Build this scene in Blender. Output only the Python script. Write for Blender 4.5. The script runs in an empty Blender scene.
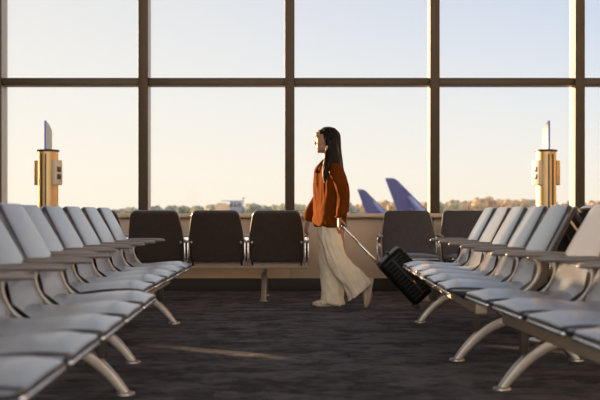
import bpy, bmesh, math, random
from mathutils import Vector, Matrix, Euler
from mathutils import noise as mnoise
R = math.radians
PI = math.pi
random.seed(7)
scene = bpy.context.scene
col = scene.collection

# ------------------------------------------------------------------ camera, sky, sun, exposure
CAM_H = 0.863
cam_d = bpy.data.cameras.new('camera')
cam = bpy.data.objects.new('camera', cam_d)
col.objects.link(cam)
cam.location = (0, 0, CAM_H)
cam.rotation_euler = (R(90), 0, 0)
cam_d.sensor_width = 36
cam_d.lens = 1060 / 600 * 36
cam_d.shift_y = 14 / 600
cam_d.clip_end = 3000
cam_d.dof.use_dof = True
cam_d.dof.focus_distance = 9.75
cam_d.dof.aperture_fstop = 2.9
scene.camera = cam

SUN_AZ = (-0.80, 0.60)          # where the sun stands (left, beyond the windows)
SUN_EL = R(6.0)
w = bpy.data.worlds.new('evening_sky')
scene.world = w
w.use_nodes = True
nt = w.node_tree
nt.nodes.clear()
N = nt.nodes.new
out = N('ShaderNodeOutputWorld'); bg = N('ShaderNodeBackground')
tc = N('ShaderNodeTexCoord'); sep = N('ShaderNodeSeparateXYZ')
nt.links.new(tc.outputs['Generated'], sep.inputs[0])
ramp = N('ShaderNodeValToRGB')
e = ramp.color_ramp.elements
stops = [(-0.1, (0.20, 0.17, 0.14)), (-0.012, (0.24, 0.205, 0.17)), (-0.006, (0.95, 0.83, 0.67)), (0.045, (0.90, 0.855, 0.79)), (0.10, (0.79, 0.815, 0.845)), (0.165, (0.65, 0.72, 0.845)),
         (0.24, (0.51, 0.60, 0.78)), (0.5, (0.40, 0.51, 0.74)), (1.0, (0.28, 0.39, 0.64))]
stops = [((z + .1) / 1.1, c) for z, c in stops]
e[0].position, e[0].color = stops[0][0], (*stops[0][1], 1)
e[1].position, e[1].color = stops[-1][0], (*stops[-1][1], 1)
for p, c in stops[1:-1]:
    q = e.new(p); q.color = (*c, 1)
zr = N('ShaderNodeMapRange'); zr.inputs['From Min'].default_value = -0.1; zr.inputs['From Max'].default_value = 1.0
nt.links.new(sep.outputs['Z'], zr.inputs['Value'])
nt.links.new(zr.outputs['Result'], ramp.inputs[0])
# brighter and warmer towards the sun
dot = N('ShaderNodeVectorMath'); dot.operation = 'DOT_PRODUCT'
nt.links.new(tc.outputs['Generated'], dot.inputs[0])
dot.inputs[1].default_value = (SUN_AZ[0], SUN_AZ[1], 0.12)
r2 = N('ShaderNodeMapRange')
r2.inputs['From Min'].default_value = 0.35; r2.inputs['From Max'].default_value = 1.0
r2.inputs['To Min'].default_value = 0.0; r2.inputs['To Max'].default_value = 0.75
nt.links.new(dot.outputs['Value'], r2.inputs['Value'])
mx = N('ShaderNodeMix'); mx.data_type = 'RGBA'
nt.links.new(r2.outputs['Result'], mx.inputs['Factor'])
nt.links.new(ramp.outputs['Color'], mx.inputs[6])
mx.inputs[7].default_value = (1.05, 0.95, 0.80, 1)
wm = N('ShaderNodeMix'); wm.data_type = 'RGBA'; wm.blend_type = 'MULTIPLY'; wm.inputs[7].default_value = (1.0, 0.84, 0.66, 1)  # warm tint for the added fill from behind the camera
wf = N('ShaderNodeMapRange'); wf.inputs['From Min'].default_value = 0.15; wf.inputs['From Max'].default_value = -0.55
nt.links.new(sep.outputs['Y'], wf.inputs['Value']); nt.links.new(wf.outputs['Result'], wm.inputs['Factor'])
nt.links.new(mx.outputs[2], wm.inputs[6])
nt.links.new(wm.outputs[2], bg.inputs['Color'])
# added fill: sky behind the camera boosted to brighten surfaces facing it
back_fill = N('ShaderNodeMapRange'); back_fill.interpolation_type = 'SMOOTHSTEP'
back_fill.inputs['From Min'].default_value = 0.15; back_fill.inputs['From Max'].default_value = -0.55
back_fill.inputs['To Min'].default_value = 1.05; back_fill.inputs['To Max'].default_value = 4.2
nt.links.new(sep.outputs['Y'], back_fill.inputs['Value'])
nt.links.new(back_fill.outputs['Result'], bg.inputs['Strength'])
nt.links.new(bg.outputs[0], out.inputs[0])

sun_d = bpy.data.lights.new('sun', 'SUN')
sun_d.energy = 20.0
sun_d.color = (1.0, 0.64, 0.34)
sun_d.angle = R(0.7)
sun = bpy.data.objects.new('sun', sun_d)
col.objects.link(sun)
sv = Vector((SUN_AZ[0] * math.cos(SUN_EL), SUN_AZ[1] * math.cos(SUN_EL), math.sin(SUN_EL) * math.hypot(*SUN_AZ)))
sun.rotation_euler = sv.to_track_quat('Z', 'Y').to_euler()
sun.location = sv * 40

vs = scene.view_settings
vs.view_transform = 'Standard'; vs.look = 'None'; vs.gamma = 1; vs.exposure = 0.0
vs.use_curve_mapping = False
scene.cycles.use_denoising = True
scene.cycles.max_bounces = 10
scene.cycles.transparent_max_bounces = 16
scene.cycles.sample_clamp_indirect = 6

# ------------------------------------------------------------------ materials
def mat(name, color, rough=0.5, metal=0.0, var=0.0, vscale=8.0, stretch=(1, 1, 1), bump=0.0, bscale=120.0, bstretch=(1, 1, 1),
        spec=0.5, coat=0.0, sheen=0.0, ior=1.5, tint=(1, 1, 1), color2=None, lo=0.35, hi=0.65):
    m = bpy.data.materials.new(name); m.use_nodes = True
    t = m.node_tree; b = t.nodes['Principled BSDF']
    b.inputs['Base Color'].default_value = (*color, 1)
    b.inputs['Roughness'].default_value = rough
    b.inputs['Metallic'].default_value = metal
    b.inputs['Specular IOR Level'].default_value = spec
    b.inputs['Coat Weight'].default_value = coat; b.inputs['IOR'].default_value = ior; b.inputs['Specular Tint'].default_value = (*tint, 1); b.inputs['Sheen Tint'].default_value = (*tint, 1); b.inputs['Coat Roughness'].default_value = 0.24; b.inputs['Coat Tint'].default_value = (1, 1, 1, 1)
    b.inputs['Sheen Weight'].default_value = sheen
    tcn = t.nodes.new('ShaderNodeTexCoord')
    if var > 0 or color2:
        mp = t.nodes.new('ShaderNodeMapping'); mp.inputs['Scale'].default_value = stretch
        nz = t.nodes.new('ShaderNodeTexNoise'); nz.inputs['Scale'].default_value = vscale; nz.inputs['Detail'].default_value = 4
        rp = t.nodes.new('ShaderNodeValToRGB')
        a = color; c2 = color2 or tuple(min(1, x * (1 + var)) for x in color)
        if not color2: a = tuple(x * (1 - var) for x in color)
        rp.color_ramp.elements[0].position = lo; rp.color_ramp.elements[0].color = (*a, 1)
        rp.color_ramp.elements[1].position = hi; rp.color_ramp.elements[1].color = (*c2, 1)
        t.links.new(tcn.outputs['Object'], mp.inputs[0]); t.links.new(mp.outputs[0], nz.inputs[0])
        t.links.new(nz.outputs['Fac'], rp.inputs[0]); t.links.new(rp.outputs[0], b.inputs['Base Color'])
    if bump > 0:
        mp = t.nodes.new('ShaderNodeMapping'); mp.inputs['Scale'].default_value = bstretch
        nz = t.nodes.new('ShaderNodeTexNoise'); nz.inputs['Scale'].default_value = bscale; nz.inputs['Detail'].default_value = 3
        bp = t.nodes.new('ShaderNodeBump'); bp.inputs['Strength'].default_value = bump; bp.inputs['Distance'].default_value = 0.01
        t.links.new(tcn.outputs['Object'], mp.inputs[0]); t.links.new(mp.outputs[0], nz.inputs[0])
        t.links.new(nz.outputs['Fac'], bp.inputs['Height']); t.links.new(bp.outputs[0], b.inputs['Normal'])
    return m

M = {}
M['vinyl'] = mat('grey_vinyl', (0.046, 0.047, 0.057), 0.30, coat=0.8, ior=1.62, sheen=0.12, tint=(.80, .88, 1.0), var=0.10, vscale=30, stretch=(1, 1, .2), bump=0.2, bscale=110, bstretch=(1, 1, .3))
M['shell'] = mat('brown_back_shell', (0.062, 0.049, 0.041), 0.6, spec=.25, var=0.06, vscale=20, bump=0.04, bscale=200)
M['pan'] = mat('dark_seat_pan', (0.05, 0.042, 0.038), 0.5)
M['web'] = mat('taupe_arm_web', (0.105, 0.088, 0.078), 0.45)
M['alu'] = mat('satin_aluminium', (0.43, 0.405, 0.38), 0.38, 0.8, var=0.06, vscale=25, stretch=(1, 8, 1))
M['rail'] = mat('bright_rail', (0.72, 0.72, 0.73), 0.25, 0.9)
M['beam'] = mat('beige_beam', (0.60, 0.50, 0.40), 0.45, 0.2, var=0.05)
M['pad'] = mat('taupe_arm_pad', (0.25, 0.222, 0.205), 0.30, spec=0.6, var=0.05)
M['black'] = mat('black_plastic', (0.012, 0.012, 0.013), 0.4)
M['wall'] = mat('tan_panel', (0.78, 0.63, 0.48), 0.6, var=0.04, vscale=3)
M['sill'] = mat('sill_metal', (0.60, 0.48, 0.36), 0.45, 0.2)
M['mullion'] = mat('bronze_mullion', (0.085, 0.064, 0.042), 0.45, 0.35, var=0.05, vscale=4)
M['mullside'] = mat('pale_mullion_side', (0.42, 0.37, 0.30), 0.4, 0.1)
M['base'] = mat('black_vinyl_base', (0.022, 0.019, 0.017), 0.55)
M['ceil'] = mat('ceiling_tile', (0.55, 0.53, 0.50), 0.8, var=0.04)
M['sidewall'] = mat('beige_plaster', (0.42, 0.37, 0.31), 0.7, var=0.04)
M['brass'] = mat('brushed_brass_column', (0.66, 0.47, 0.24), 0.5, 0.75, var=0.05, vscale=30, stretch=(1, 1, .05))
M['steel'] = mat('brushed_steel', (0.55, 0.5, 0.43), 0.35, 0.9)
M['slot'] = mat('dark_slot', (0.06, 0.045, 0.03), 0.4, 0.4)

# carpet: charcoal tufts in broken horizontal bands
def carpet_mat():
    m = bpy.data.materials.new('charcoal_carpet'); m.use_nodes = True
    t = m.node_tree; b = t.nodes['Principled BSDF']; L = t.links.new; n = t.nodes.new
    b.inputs['Roughness'].default_value = 1.0; b.inputs['Specular IOR Level'].default_value = 0.0; b.inputs['Sheen Weight'].default_value = 0.05; b.inputs['Sheen Roughness'].default_value = 0.5
    tcn = n('ShaderNodeTexCoord')
    # woven tiles: broken dashes in the run of the tufts, patches of lighter and darker yarn
    mp = n('ShaderNodeMapping'); mp.inputs['Scale'].default_value = (1.0, 1.9, 1)
    vo = n('ShaderNodeTexVoronoi'); vo.inputs['Scale'].default_value = 3.4; vo.distance = 'MANHATTAN'
    L(tcn.outputs['Object'], mp.inputs[0]); L(mp.outputs[0], vo.inputs['Vector'])
    mp2 = n('ShaderNodeMapping'); mp2.inputs['Scale'].default_value = (2.6, 3.0, 1)
    nz = n('ShaderNodeTexNoise'); nz.inputs['Scale'].default_value = 2.2; nz.inputs['Detail'].default_value = 6; nz.inputs['Roughness'].default_value = .7
    L(tcn.outputs['Object'], mp2.inputs[0]); L(mp2.outputs[0], nz.inputs[0])
    mp3 = n('ShaderNodeMapping'); mp3.inputs['Scale'].default_value = (14, 30, 1)
    fine = n('ShaderNodeTexNoise'); fine.inputs['Scale'].default_value = 1.0; fine.inputs['Detail'].default_value = 3
    L(tcn.outputs['Object'], mp3.inputs[0]); L(mp3.outputs[0], fine.inputs[0])
    vsep = n('ShaderNodeSeparateColor'); L(vo.outputs['Color'], vsep.inputs[0])
    a = n('ShaderNodeMath'); a.operation = 'MULTIPLY_ADD'; L(vsep.outputs[0], a.inputs[0]); a.inputs[1].default_value = 0.28; L(nz.outputs['Fac'], a.inputs[2])
    a2 = n('ShaderNodeMath'); a2.operation = 'MULTIPLY_ADD'; L(fine.outputs['Fac'], a2.inputs[0]); a2.inputs[1].default_value = 0.55; L(a.outputs[0], a2.inputs[2])
    rp = n('ShaderNodeValToRGB'); mr = n('ShaderNodeMapRange')
    mr.inputs['From Min'].default_value = 0.74; mr.inputs['From Max'].default_value = 1.12
    rp.color_ramp.elements[0].position = 0.0; rp.color_ramp.elements[0].color = (0.024, 0.0245, 0.031, 1)
    rp.color_ramp.elements[1].position = 1.0; rp.color_ramp.elements[1].color = (0.120, 0.120, 0.145, 1)
    L(a2.outputs[0], mr.inputs['Value']); L(mr.outputs['Result'], rp.inputs[0]); L(rp.outputs[0], b.inputs['Base Color'])
    bp = n('ShaderNodeBump'); bp.inputs['Strength'].default_value = 0.7; bp.inputs['Distance'].default_value = 0.012
    L(a2.outputs[0], bp.inputs['Height']); L(bp.outputs[0], b.inputs['Normal'])
    return m
M['carpet'] = carpet_mat()

def glass_mat():
    m = bpy.data.materials.new('window_glass'); m.use_nodes = True
    t = m.node_tree; t.nodes.clear(); L = t.links.new; n = t.nodes.new
    o = n('ShaderNodeOutputMaterial'); tr = n('ShaderNodeBsdfTransparent'); gl = n('ShaderNodeBsdfGlossy'); mi = n('ShaderNodeMixShader')
    lw = n('ShaderNodeLayerWeight'); lw.inputs['Blend'].default_value = 0.5
    pw = n('ShaderNodeMath'); pw.operation = 'POWER'; pw.inputs[1].default_value = 4.0; L(lw.outputs['Facing'], pw.inputs[0])
    fr = n('ShaderNodeMath'); fr.operation = 'MULTIPLY_ADD'; fr.inputs[1].default_value = 0.5; fr.inputs[2].default_value = 0.006; L(pw.outputs[0], fr.inputs[0])
    tr.inputs[0].default_value = (0.975, 0.98, 0.975, 1); gl.inputs['Roughness'].default_value = 0.02
    L(fr.outputs[0], mi.inputs[0]); L(tr.outputs[0], mi.inputs[1]); L(gl.outputs[0], mi.inputs[2]); L(mi.outputs[0], o.inputs[0])
    return m
M['glass'] = glass_mat()

# ------------------------------------------------------------------ mesh helpers
def tag(o, label=None, cat=None, group=None, kind=None):
    if label: o['label'] = label
    if cat: o['category'] = cat
    if group: o['group'] = group
    if kind: o['kind'] = kind
    return o

def empty(name, loc=(0, 0, 0), rz=0, parent=None):
    o = bpy.data.objects.new(name, None); col.objects.link(o)
    o.location = loc; o.rotation_euler = (0, 0, rz); o.empty_display_size = 0.1
    if parent: o.parent = parent
    return o

def obj(name, bm, m, parent=None, smooth=40):
    me = bpy.data.meshes.new(name)
    bmesh.ops.recalc_face_normals(bm, faces=bm.faces)
    if smooth:
        for f in bm.faces: f.smooth = True
        for ed in bm.edges:
            if len(ed.link_faces) == 2 and ed.calc_face_angle(0) > R(smooth): ed.smooth = False
    bm.to_mesh(me); bm.free()
    for mm in (m if isinstance(m, (list, tuple)) else [m]): me.materials.append(mm)
    o = bpy.data.objects.new(name, me); col.objects.link(o)
    if parent: o.parent = parent
    return o

def B(): return bmesh.new()

def box(bm, c, s, bev=0.0, rot=None, seg=2):
    mtx = Matrix.Translation(c)
    if rot: mtx = mtx @ Euler(rot).to_matrix().to_4x4()
    g = bmesh.ops.create_cube(bm, size=1, matrix=mtx @ Matrix.Diagonal((*s, 1)))
    if bev:
        ed = {x for v in g['verts'] for x in v.link_edges}
        bmesh.ops.bevel(bm, geom=list(ed), offset=bev, segments=seg, profile=0.5, affect='EDGES')
    return bm

def rings(bm, rs, cap=True, closed=False, mi=0):
    """loft a list of rings (each a list of points with equal count)"""
    vv = [[bm.verts.new(p) for p in r] for r in rs]
    n = len(vv[0]); cnt = len(vv)
    for i in range(cnt if closed else cnt - 1):
        a, b = vv[i], vv[(i + 1) % cnt]
        for j in range(n):
            f = bm.faces.new((a[j], a[(j + 1) % n], b[(j + 1) % n], b[j])); f.material_index = mi
    if cap and not closed:
        for r in (vv[0], vv[-1]):
            c = bm.verts.new(sum((v.co for v in r), Vector()) / n)
            for j in range(n): bm.faces.new((r[j], r[(j + 1) % n], c))
    return bm

def catmull(pts, k=6):
    pts = [Vector(p) for p in pts]; o = []
    P = [pts[0] * 2 - pts[1]] + pts + [pts[-1] * 2 - pts[-2]]
    for i in range(1, len(P) - 2):
        for j in range(k):
            t = j / k; a, b, c, d = P[i - 1], P[i], P[i + 1], P[i + 2]
            o.append(0.5 * ((2 * b) + (c - a) * t + (2 * a - 5 * b + 4 * c - d) * t * t + (-a + 3 * b - 3 * c + d) * t ** 3))
    o.append(pts[-1]); return o

def rrect(hw, hh, r, k=4):
    r = min(r, hw * .999, hh * .999); o = []
    for cx, cy, a0 in ((1, 1, 0), (-1, 1, 90), (-1, -1, 180), (1, -1, 270)):
        for i in range(k + 1):
            a = R(a0 + 90 * i / k)
            o.append((cx * (hw - r) + r * math.cos(a), cy * (hh - r) + r * math.sin(a)))
    return o

def tube(bm, pts, rad, n=10, k=0, mi=0):
    """round tube through pts, rad a number or a list"""
    if k:
        m0 = len(pts); src = pts
        if isinstance(rad, (list, tuple)):
            rp = catmull([(x, 0, 0) for x in rad], k); rad = [v.x for v in rp]
        pts = catmull(src, k)
    pts = [Vector(p) for p in pts]
    if not isinstance(rad, (list, tuple)): rad = [rad] * len(pts)
    up = None; rs = []
    for i, p in enumerate(pts):
        t = (pts[min(i + 1, len(pts) - 1)] - pts[max(i - 1, 0)]).normalized()
        if up is None:
            up = Vector((0, 1, 0)) if abs(t.y) < .9 else Vector((1, 0, 0))
        s = t.cross(up).normalized(); up = s.cross(t).normalized()
        rs.append([p + (s * math.cos(2 * PI * j / n) + up * math.sin(2 * PI * j / n)) * rad[i] for j in range(n)])
    # rounded ends
    d0 = (pts[0] - pts[1]).normalized(); d1 = (pts[-1] - pts[-2]).normalized()
    def endring(r, p, d, rr): return [p + (Vector(q) - p) * .6 + d * rr * .75 for q in r]
    rs = [endring(rs[0], pts[0], d0, rad[0])] + rs + [endring(rs[-1], pts[-1], d1, rad[-1])]
    return rings(bm, rs, mi=mi)

def planar_band(bm, uz, hn, hy, y0=0, r=.01, k=3):
    """band along a curve in the x-z plane; hn half thickness in plane (list or number), hy half width along y"""
    rs = []; n = len(uz)
    for i, p in enumerate(uz):
        p = Vector((p[0], 0, p[1])); a = Vector((uz[max(i - 1, 0)][0], 0, uz[max(i - 1, 0)][1])); b = Vector((uz[min(i + 1, n - 1)][0], 0, uz[min(i + 1, n - 1)][1]))
        t = (b - a).normalized(); nn = Vector((-t.z, 0, t.x))
        h = hn[i] if isinstance(hn, (list, tuple)) else hn
        w_ = hy[i] if isinstance(hy, (list, tuple)) else hy
        rs.append([p + nn * q[1] + Vector((0, y0 + q[0], 0)) for q in rrect(w_, h, r, k)])
    return rings(bm, rs)

def lathe(bm, prof, n=32, c=(0, 0, 0)):
    rs = [[Vector(c) + Vector((r * math.cos(2 * PI * j / n), r * math.sin(2 * PI * j / n), z)) for j in range(n)] for r, z in prof]
    return rings(bm, rs)

def ellipsoid(bm, c, r, rot=None, u=16, v=10):
    mtx = Matrix.Translation(c)
    if rot: mtx = mtx @ Euler(rot).to_matrix().to_4x4()
    bmesh.ops.create_uvsphere(bm, u_segments=u, v_segments=v, radius=1, matrix=mtx @ Matrix.Diagonal((*r, 1)))
    return bm

def remeshed(bm, voxel, smooth=2, iters=None):
    """fuse the overlapping pieces of bm into one continuous skin"""
    me = bpy.data.meshes.new('tmp'); bmesh.ops.recalc_face_normals(bm, faces=bm.faces); bm.to_mesh(me); bm.free()
    o = bpy.data.objects.new('tmp', me); col.objects.link(o)
    m = o.modifiers.new('r', 'REMESH'); m.mode = 'VOXEL'; m.voxel_size = voxel
    s = o.modifiers.new('s', 'SMOOTH'); s.factor = 0.5; s.iterations = smooth
    dg = bpy.context.evaluated_depsgraph_get(); dg.update()
    nm = bpy.data.meshes.new_from_object(o.evaluated_get(dg))
    b2 = bmesh.new(); b2.from_mesh(nm)
    bpy.data.objects.remove(o); bpy.data.meshes.remove(me); bpy.data.meshes.remove(nm)
    return b2

def copy_tree(o, parent=None):
    c = o.copy(); col.objects.link(c); c.parent = parent
    for ch in [x for x in list(bpy.data.objects) if x.parent == o]: copy_tree(ch, c)
    return c

# ------------------------------------------------------------------ the room
def struct(name, bm, m, parent=None, smooth=40):
    o = obj(name, bm, m, parent, smooth)
    if not parent: o['kind'] = 'structure'
    return o

WF, WB = 11.75, 12.03            # inner and outer face of the window wall's frame
X0, X1, Y0, CEIL = -9.884, 9.436, -7.0, 8.0
struct('floor', box(B(), ((X0 + X1) / 2, (Y0 + WB) / 2, -0.1), (X1 - X0 + .4, WB - Y0, 0.2)), M['carpet'])
struct('ceiling', box(B(), ((X0 + X1) / 2, (Y0 + WB) / 2, CEIL + 0.1), (X1 - X0 + .4, WB - Y0, 0.2)), M['ceil'])
struct('wall_left', box(B(), (X0 - 0.1, (Y0 + WB) / 2, CEIL / 2), (0.2, WB - Y0, CEIL)), M['sidewall'])
struct('wall_right', box(B(), (X1 + 0.1, (Y0 + WB) / 2, CEIL / 2), (0.2, WB - Y0, CEIL)), M['sidewall'])
struct('column', lathe(B(), [(.36, 0), (.36, CEIL)], 40, (-5.0, 11.1, 0)), M['sidewall'])  # unseen column added to shade part of the right far bench
MULL = [-0.114 + 1.61 * k + .017 * min(k, 0) for k in range(-6, 7)]
# low wall under the windows: panels with open joints under every post
bm = B()
for a, b in zip(MULL[:-1], MULL[1:]):
    box(bm, ((a + b) / 2, 11.98, 0.49), (b - a - 0.006, 0.16, 0.70), 0.004)
box(bm, ((X0 + X1) / 2, 12.02, 0.42), (X1 - X0, 0.10, 0.84))
struct('wall_back', bm, M['wall'])
struct('baseboard_back', box(B(), ((X0 + X1) / 2, 11.935, 0.071), (X1 - X0, 0.11, 0.142), 0.004), M['base'])
SILL_T = 0.872
bm = B(); box(bm, ((X0 + X1) / 2, 11.90, SILL_T - 0.025), (X1 - X0, 0.30, 0.05), 0.006)
struct('trim_1', bm, M['sill'])
for i, x in enumerate(MULL):
    mu = struct('trim_%d' % (i + 2), box(B(), (x, (WF + .035 + WB) / 2, (SILL_T + CEIL) / 2), (0.098, WB - WF - .035, CEIL - SILL_T)), M['mullside'])
    obj('mullion_cap', box(B(), (x, WF + .0175, (SILL_T + CEIL) / 2), (0.106, .035, CEIL - SILL_T), 0.004), M['mullion'], mu)
TR = 2.335
for i, (a, b) in enumerate(zip(MULL[:-1], MULL[1:])):
    wn = empty('window_%d' % (i + 1), ((a + b) / 2, WB, SILL_T)); wn['kind'] = 'structure'
    half = (b - a) / 2 - 0.053
    bm = B(); box(bm, (0, -.155, TR - SILL_T), (half * 2, .19, 0.082), 0.004); box(bm, (0, -.05, CEIL - SILL_T - .04), (half * 2, .1, .08)); box(bm, (0, -.155, 4.9 - SILL_T), (half * 2, .19, 0.082), 0.004)
    obj('transom', bm, M['mullion'], wn)
    obj('lower_pane', box(B(), (0, -.055, (TR - .04 - SILL_T) / 2), (half * 2, .012, TR - .04 - SILL_T)), M['glass'], wn)
    obj('upper_pane', box(B(), (0, -.055, (TR + .04 + CEIL - .08) / 2 - SILL_T), (half * 2, .012, CEIL - .08 - TR - .04)), M['glass'], wn)

# ------------------------------------------------------------------ tandem gate benches
PITCH = 0.61
OFF = 0.44        # leg centre sits this far behind the seat front
def arcx(d, r): return r - math.sqrt(max(0, r * r - (r - d) ** 2)) if d < r else 0

def seat_bm():
    bm = B(); rs = []
    us = [-.475, -.472, -.465, -.45, -.40, -.33, -.25, -.17, -.11, -.08, -.055, -.036, -.028, -.02, -.012, -.006, -.002, 0]
    for u in us:
        d = -u
        hw = .260 - arcx(d, .040) - (arcx(.475 + u, .02))
        zt = .460 - .020 * math.exp(-((u + .36) / .13) ** 2) - .008 * max(0, 1 - d / .085) ** 2 - .22 * arcx(d, .018) - arcx(.475 + u, .012)
        zb = .395 + .034 * max(0, 1 - d / .16) ** 1.2
        hz = (zt - zb) / 2; zc = (zt + zb) / 2
        r = []
        for a, b in rrect(hw, hz, .020, 5):
            # extra points are in the corners; crown lifts the middle of the top
            r.append((u + OFF, a, zc + b))
        # subdivide the top so that it can crown
        top = []
        i0 = 5; p, q = r[i0], r[i0 + 1]
        for k in range(1, 8):
            t = k / 8; y = p[1] + (q[1] - p[1]) * t
            top.append((p[0], y, p[2] + .028 * min(1, (d / .095) ** .8 + .10) * (1 - (2 * t - 1) ** 2)))
        r = r[:i0 + 1] + top + r[i0 + 1:]
        rs.append(r)
    return rings(bm, rs)

BACK = catmull([(-.445, 0, .388), (-.500, 0, .52), (-.565, 0, .66), (-.635, 0, .79), (-.700, 0, .908)], 7)
def back_hw(s):
    if s < .42: return .275
    t = (s - .42) / .58
    return .275 - .040 * t * t * (3 - 2 * t) ** .5 if t < 1 else .235
def back_bm(dn, ht, shrink=0.0):
    """padded panel along BACK, offset dn along its normal"""
    bm = B(); rs = []; n = len(BACK)
    L = [0]
    for a, b in zip(BACK[:-1], BACK[1:]): L.append(L[-1] + (b - a).length)
    tot = L[-1]
    ss = [0, .006, .015, .03, .07, .14, .22, .3, .38, .46, .54, .62, .7, .78, .85, .90, .93, .955, .972, .985, .994, .999]
    for s in ss:
        x = s * tot; i = max(j for j in range(n - 1) if L[j] <= x + 1e-9); f = (x - L[i]) / (L[i + 1] - L[i])
        p = BACK[i].lerp(BACK[i + 1], f); t = (BACK[i + 1] - BACK[i]).normalized(); nn = Vector((t.z, 0, -t.x))   # forward
        dt, db = (1 - s) * tot, s * tot
        hw = back_hw(s) - shrink - arcx(dt, .05) - arcx(db, .03)
        h = ht - .7 * arcx(dt, ht * .9) - .7 * arcx(db, ht * .9)
        r = []
        pts = rrect(hw, h, min(h * .8, .02), 3)
        for a, b in pts: r.append(Vector((p.x + OFF, a, p.z)) + nn * (dn + b))
        i0 = 3; P_, Q_ = r[i0], r[i0 + 1]; top = []
        for k in range(1, 6):
            tt = k / 6; top.append(P_.lerp(Q_, tt) + nn * .006 * (1 - (2 * tt - 1) ** 2) * (1 if 0 < s < .99 else 0))
        r = r[:i0 + 1] + top + r[i0 + 1:]
        rs.append(r)
    return rings(bm, rs)

ARM_C = [(p.x + OFF, p.z) for p in catmull([(-.22, 0, .375), (-.31, 0, .392), (-.405, 0, .432), (-.470, 0, .492), (-.494, 0, .56), (-.478, 0, .608), (-.42, 0, .634), (-.35, 0, .641)], 5)]
def arm_bm():
    n = len(ARM_C)
    return planar_band(B(), ARM_C, [.015 - .003 * (i / n) for i in range(n)], [.019 - .003 * i / n for i in range(n)], r=.006)
def web_bm():
    bm = B(); pts = [p for p in ARM_C[5:-10]] + [(OFF - .565, .632), (OFF - .56, .56), (OFF - .50, .41)]
    return rings(bm, [[(u, -.006, z) for u, z in pts], [(u, .006, z) for u, z in pts]])
def cap_bm():
    bm = B(); box(bm, (OFF - .566, 0, .612), (.022, .052, .060), .006); box(bm, (OFF - .556, -.016, .47), (.016, .012, .26), .003); box(bm, (OFF - .556, .016, .47), (.016, .012, .26), .003); return bm
def pad_bm():
    bm = B(); rs = []
    for u, hw, hh, z in ((-.565, .004, .003, .648), (-.56, .016, .008, .648), (-.545, .023, .011, .648), (-.50, .026, .013, .649), (-.42, .027, .013, .650), (-.34, .026, .012, .651),
                         (-.28, .024, .011, .651), (-.25, .020, .009, .650), (-.236, .014, .007, .649), (-.230, .004, .003, .648)):
        hh *= 1.35
        rs.append([(u + OFF, hw * math.cos(2 * PI * j / 16), z - .003 + hh * math.sin(2 * PI * j / 16)) for j in range(16)])
    return rings(bm, rs)
def leg_bm():
    pts = []; hs = []
    for i in range(37):
        a = PI * i / 36
        t = -1 + 2 * i / 36; t = t * (1.25 - .25 * t * t)
        pts.append((-.350 * t - .015, .006 + .240 * (1 - abs(t) ** 2.0))); hs.append(.020 + .012 * math.sin(a))
    bm = planar_band(B(), pts, hs, .027, r=.010)
    return bm
def foot_bm(s):
    bm = B(); c = (s * .350 - .015, 0, 0)
    rs = []
    for k, z in ((1, 0), (1, .008), (.9, .013), (.5, .016)):
        rs.append([(c[0] + (.046 * k) * math.cos(2 * PI * j / 24), .040 * k * math.sin(2 * PI * j / 24), z) for j in range(24)])
    return rings(bm, rs)

MESH = {}
def inst(name, key, maker, m, parent, loc=(0, 0, 0)):
    """first call makes the mesh, later ones share it"""
    if key not in MESH:
        o = obj(name, maker(), m, parent); MESH[key] = o.data
    else:
        o = bpy.data.objects.new(name, MESH[key]); col.objects.link(o); o.parent = parent
    o.location = loc
    return o

def rail_bm():
    bm = B(); box(bm, (OFF - .008, 0, .4235), (.022, .470, .017), .006, seg=3)
    ellipsoid(bm, (OFF - .008, .236, .4235), (.012, .006, .010), u=12, v=8); ellipsoid(bm, (OFF - .008, -.236, .4235), (.012, .006, .010), u=12, v=8)
    return bm
def pan_bm():
    bm = B(); box(bm, (OFF - .28, 0, .394), (.36, .50, .020), .008); box(bm, (OFF - .24, .12, .380), (.16, .03, .02)); box(bm, (OFF - .24, -.12, .380), (.16, .03, .02))
    return bm
def bracket_bm(sd):
    def f():
        bm = B(); pts = []
        for i in (2, 5, 8, 10):
            p = BACK[i]; t = (BACK[i + 1] - BACK[i]).normalized(); nn = Vector((t.z, 0, -t.x)); q = p - nn * .034; pts.append((q.x + OFF, q.z))
        planar_band(bm, [(OFF - .42, .345), (OFF - .45, .372)] + pts, .009, .010, y0=sd * .250, r=.005)
        return bm
    return f
def knob_bm():
    p = BACK[10]; bm = B()
    ellipsoid(bm, (p.x + OFF - .046, 0, p.z + .006), (.010, .012, .014), u=12, v=8); return bm
def beam_bm(n, ext):
    def f():
        bm = B(); L = n * PITCH + ext
        box(bm, (OFF - .205, 0, .336), (.070, L + .02, .078), .010, seg=3)
        return bm
    return f
def post_bm():
    bm = B(); box(bm, (OFF - .215, 0, .240), (.045, .036, .13), .006)
    return bm

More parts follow.
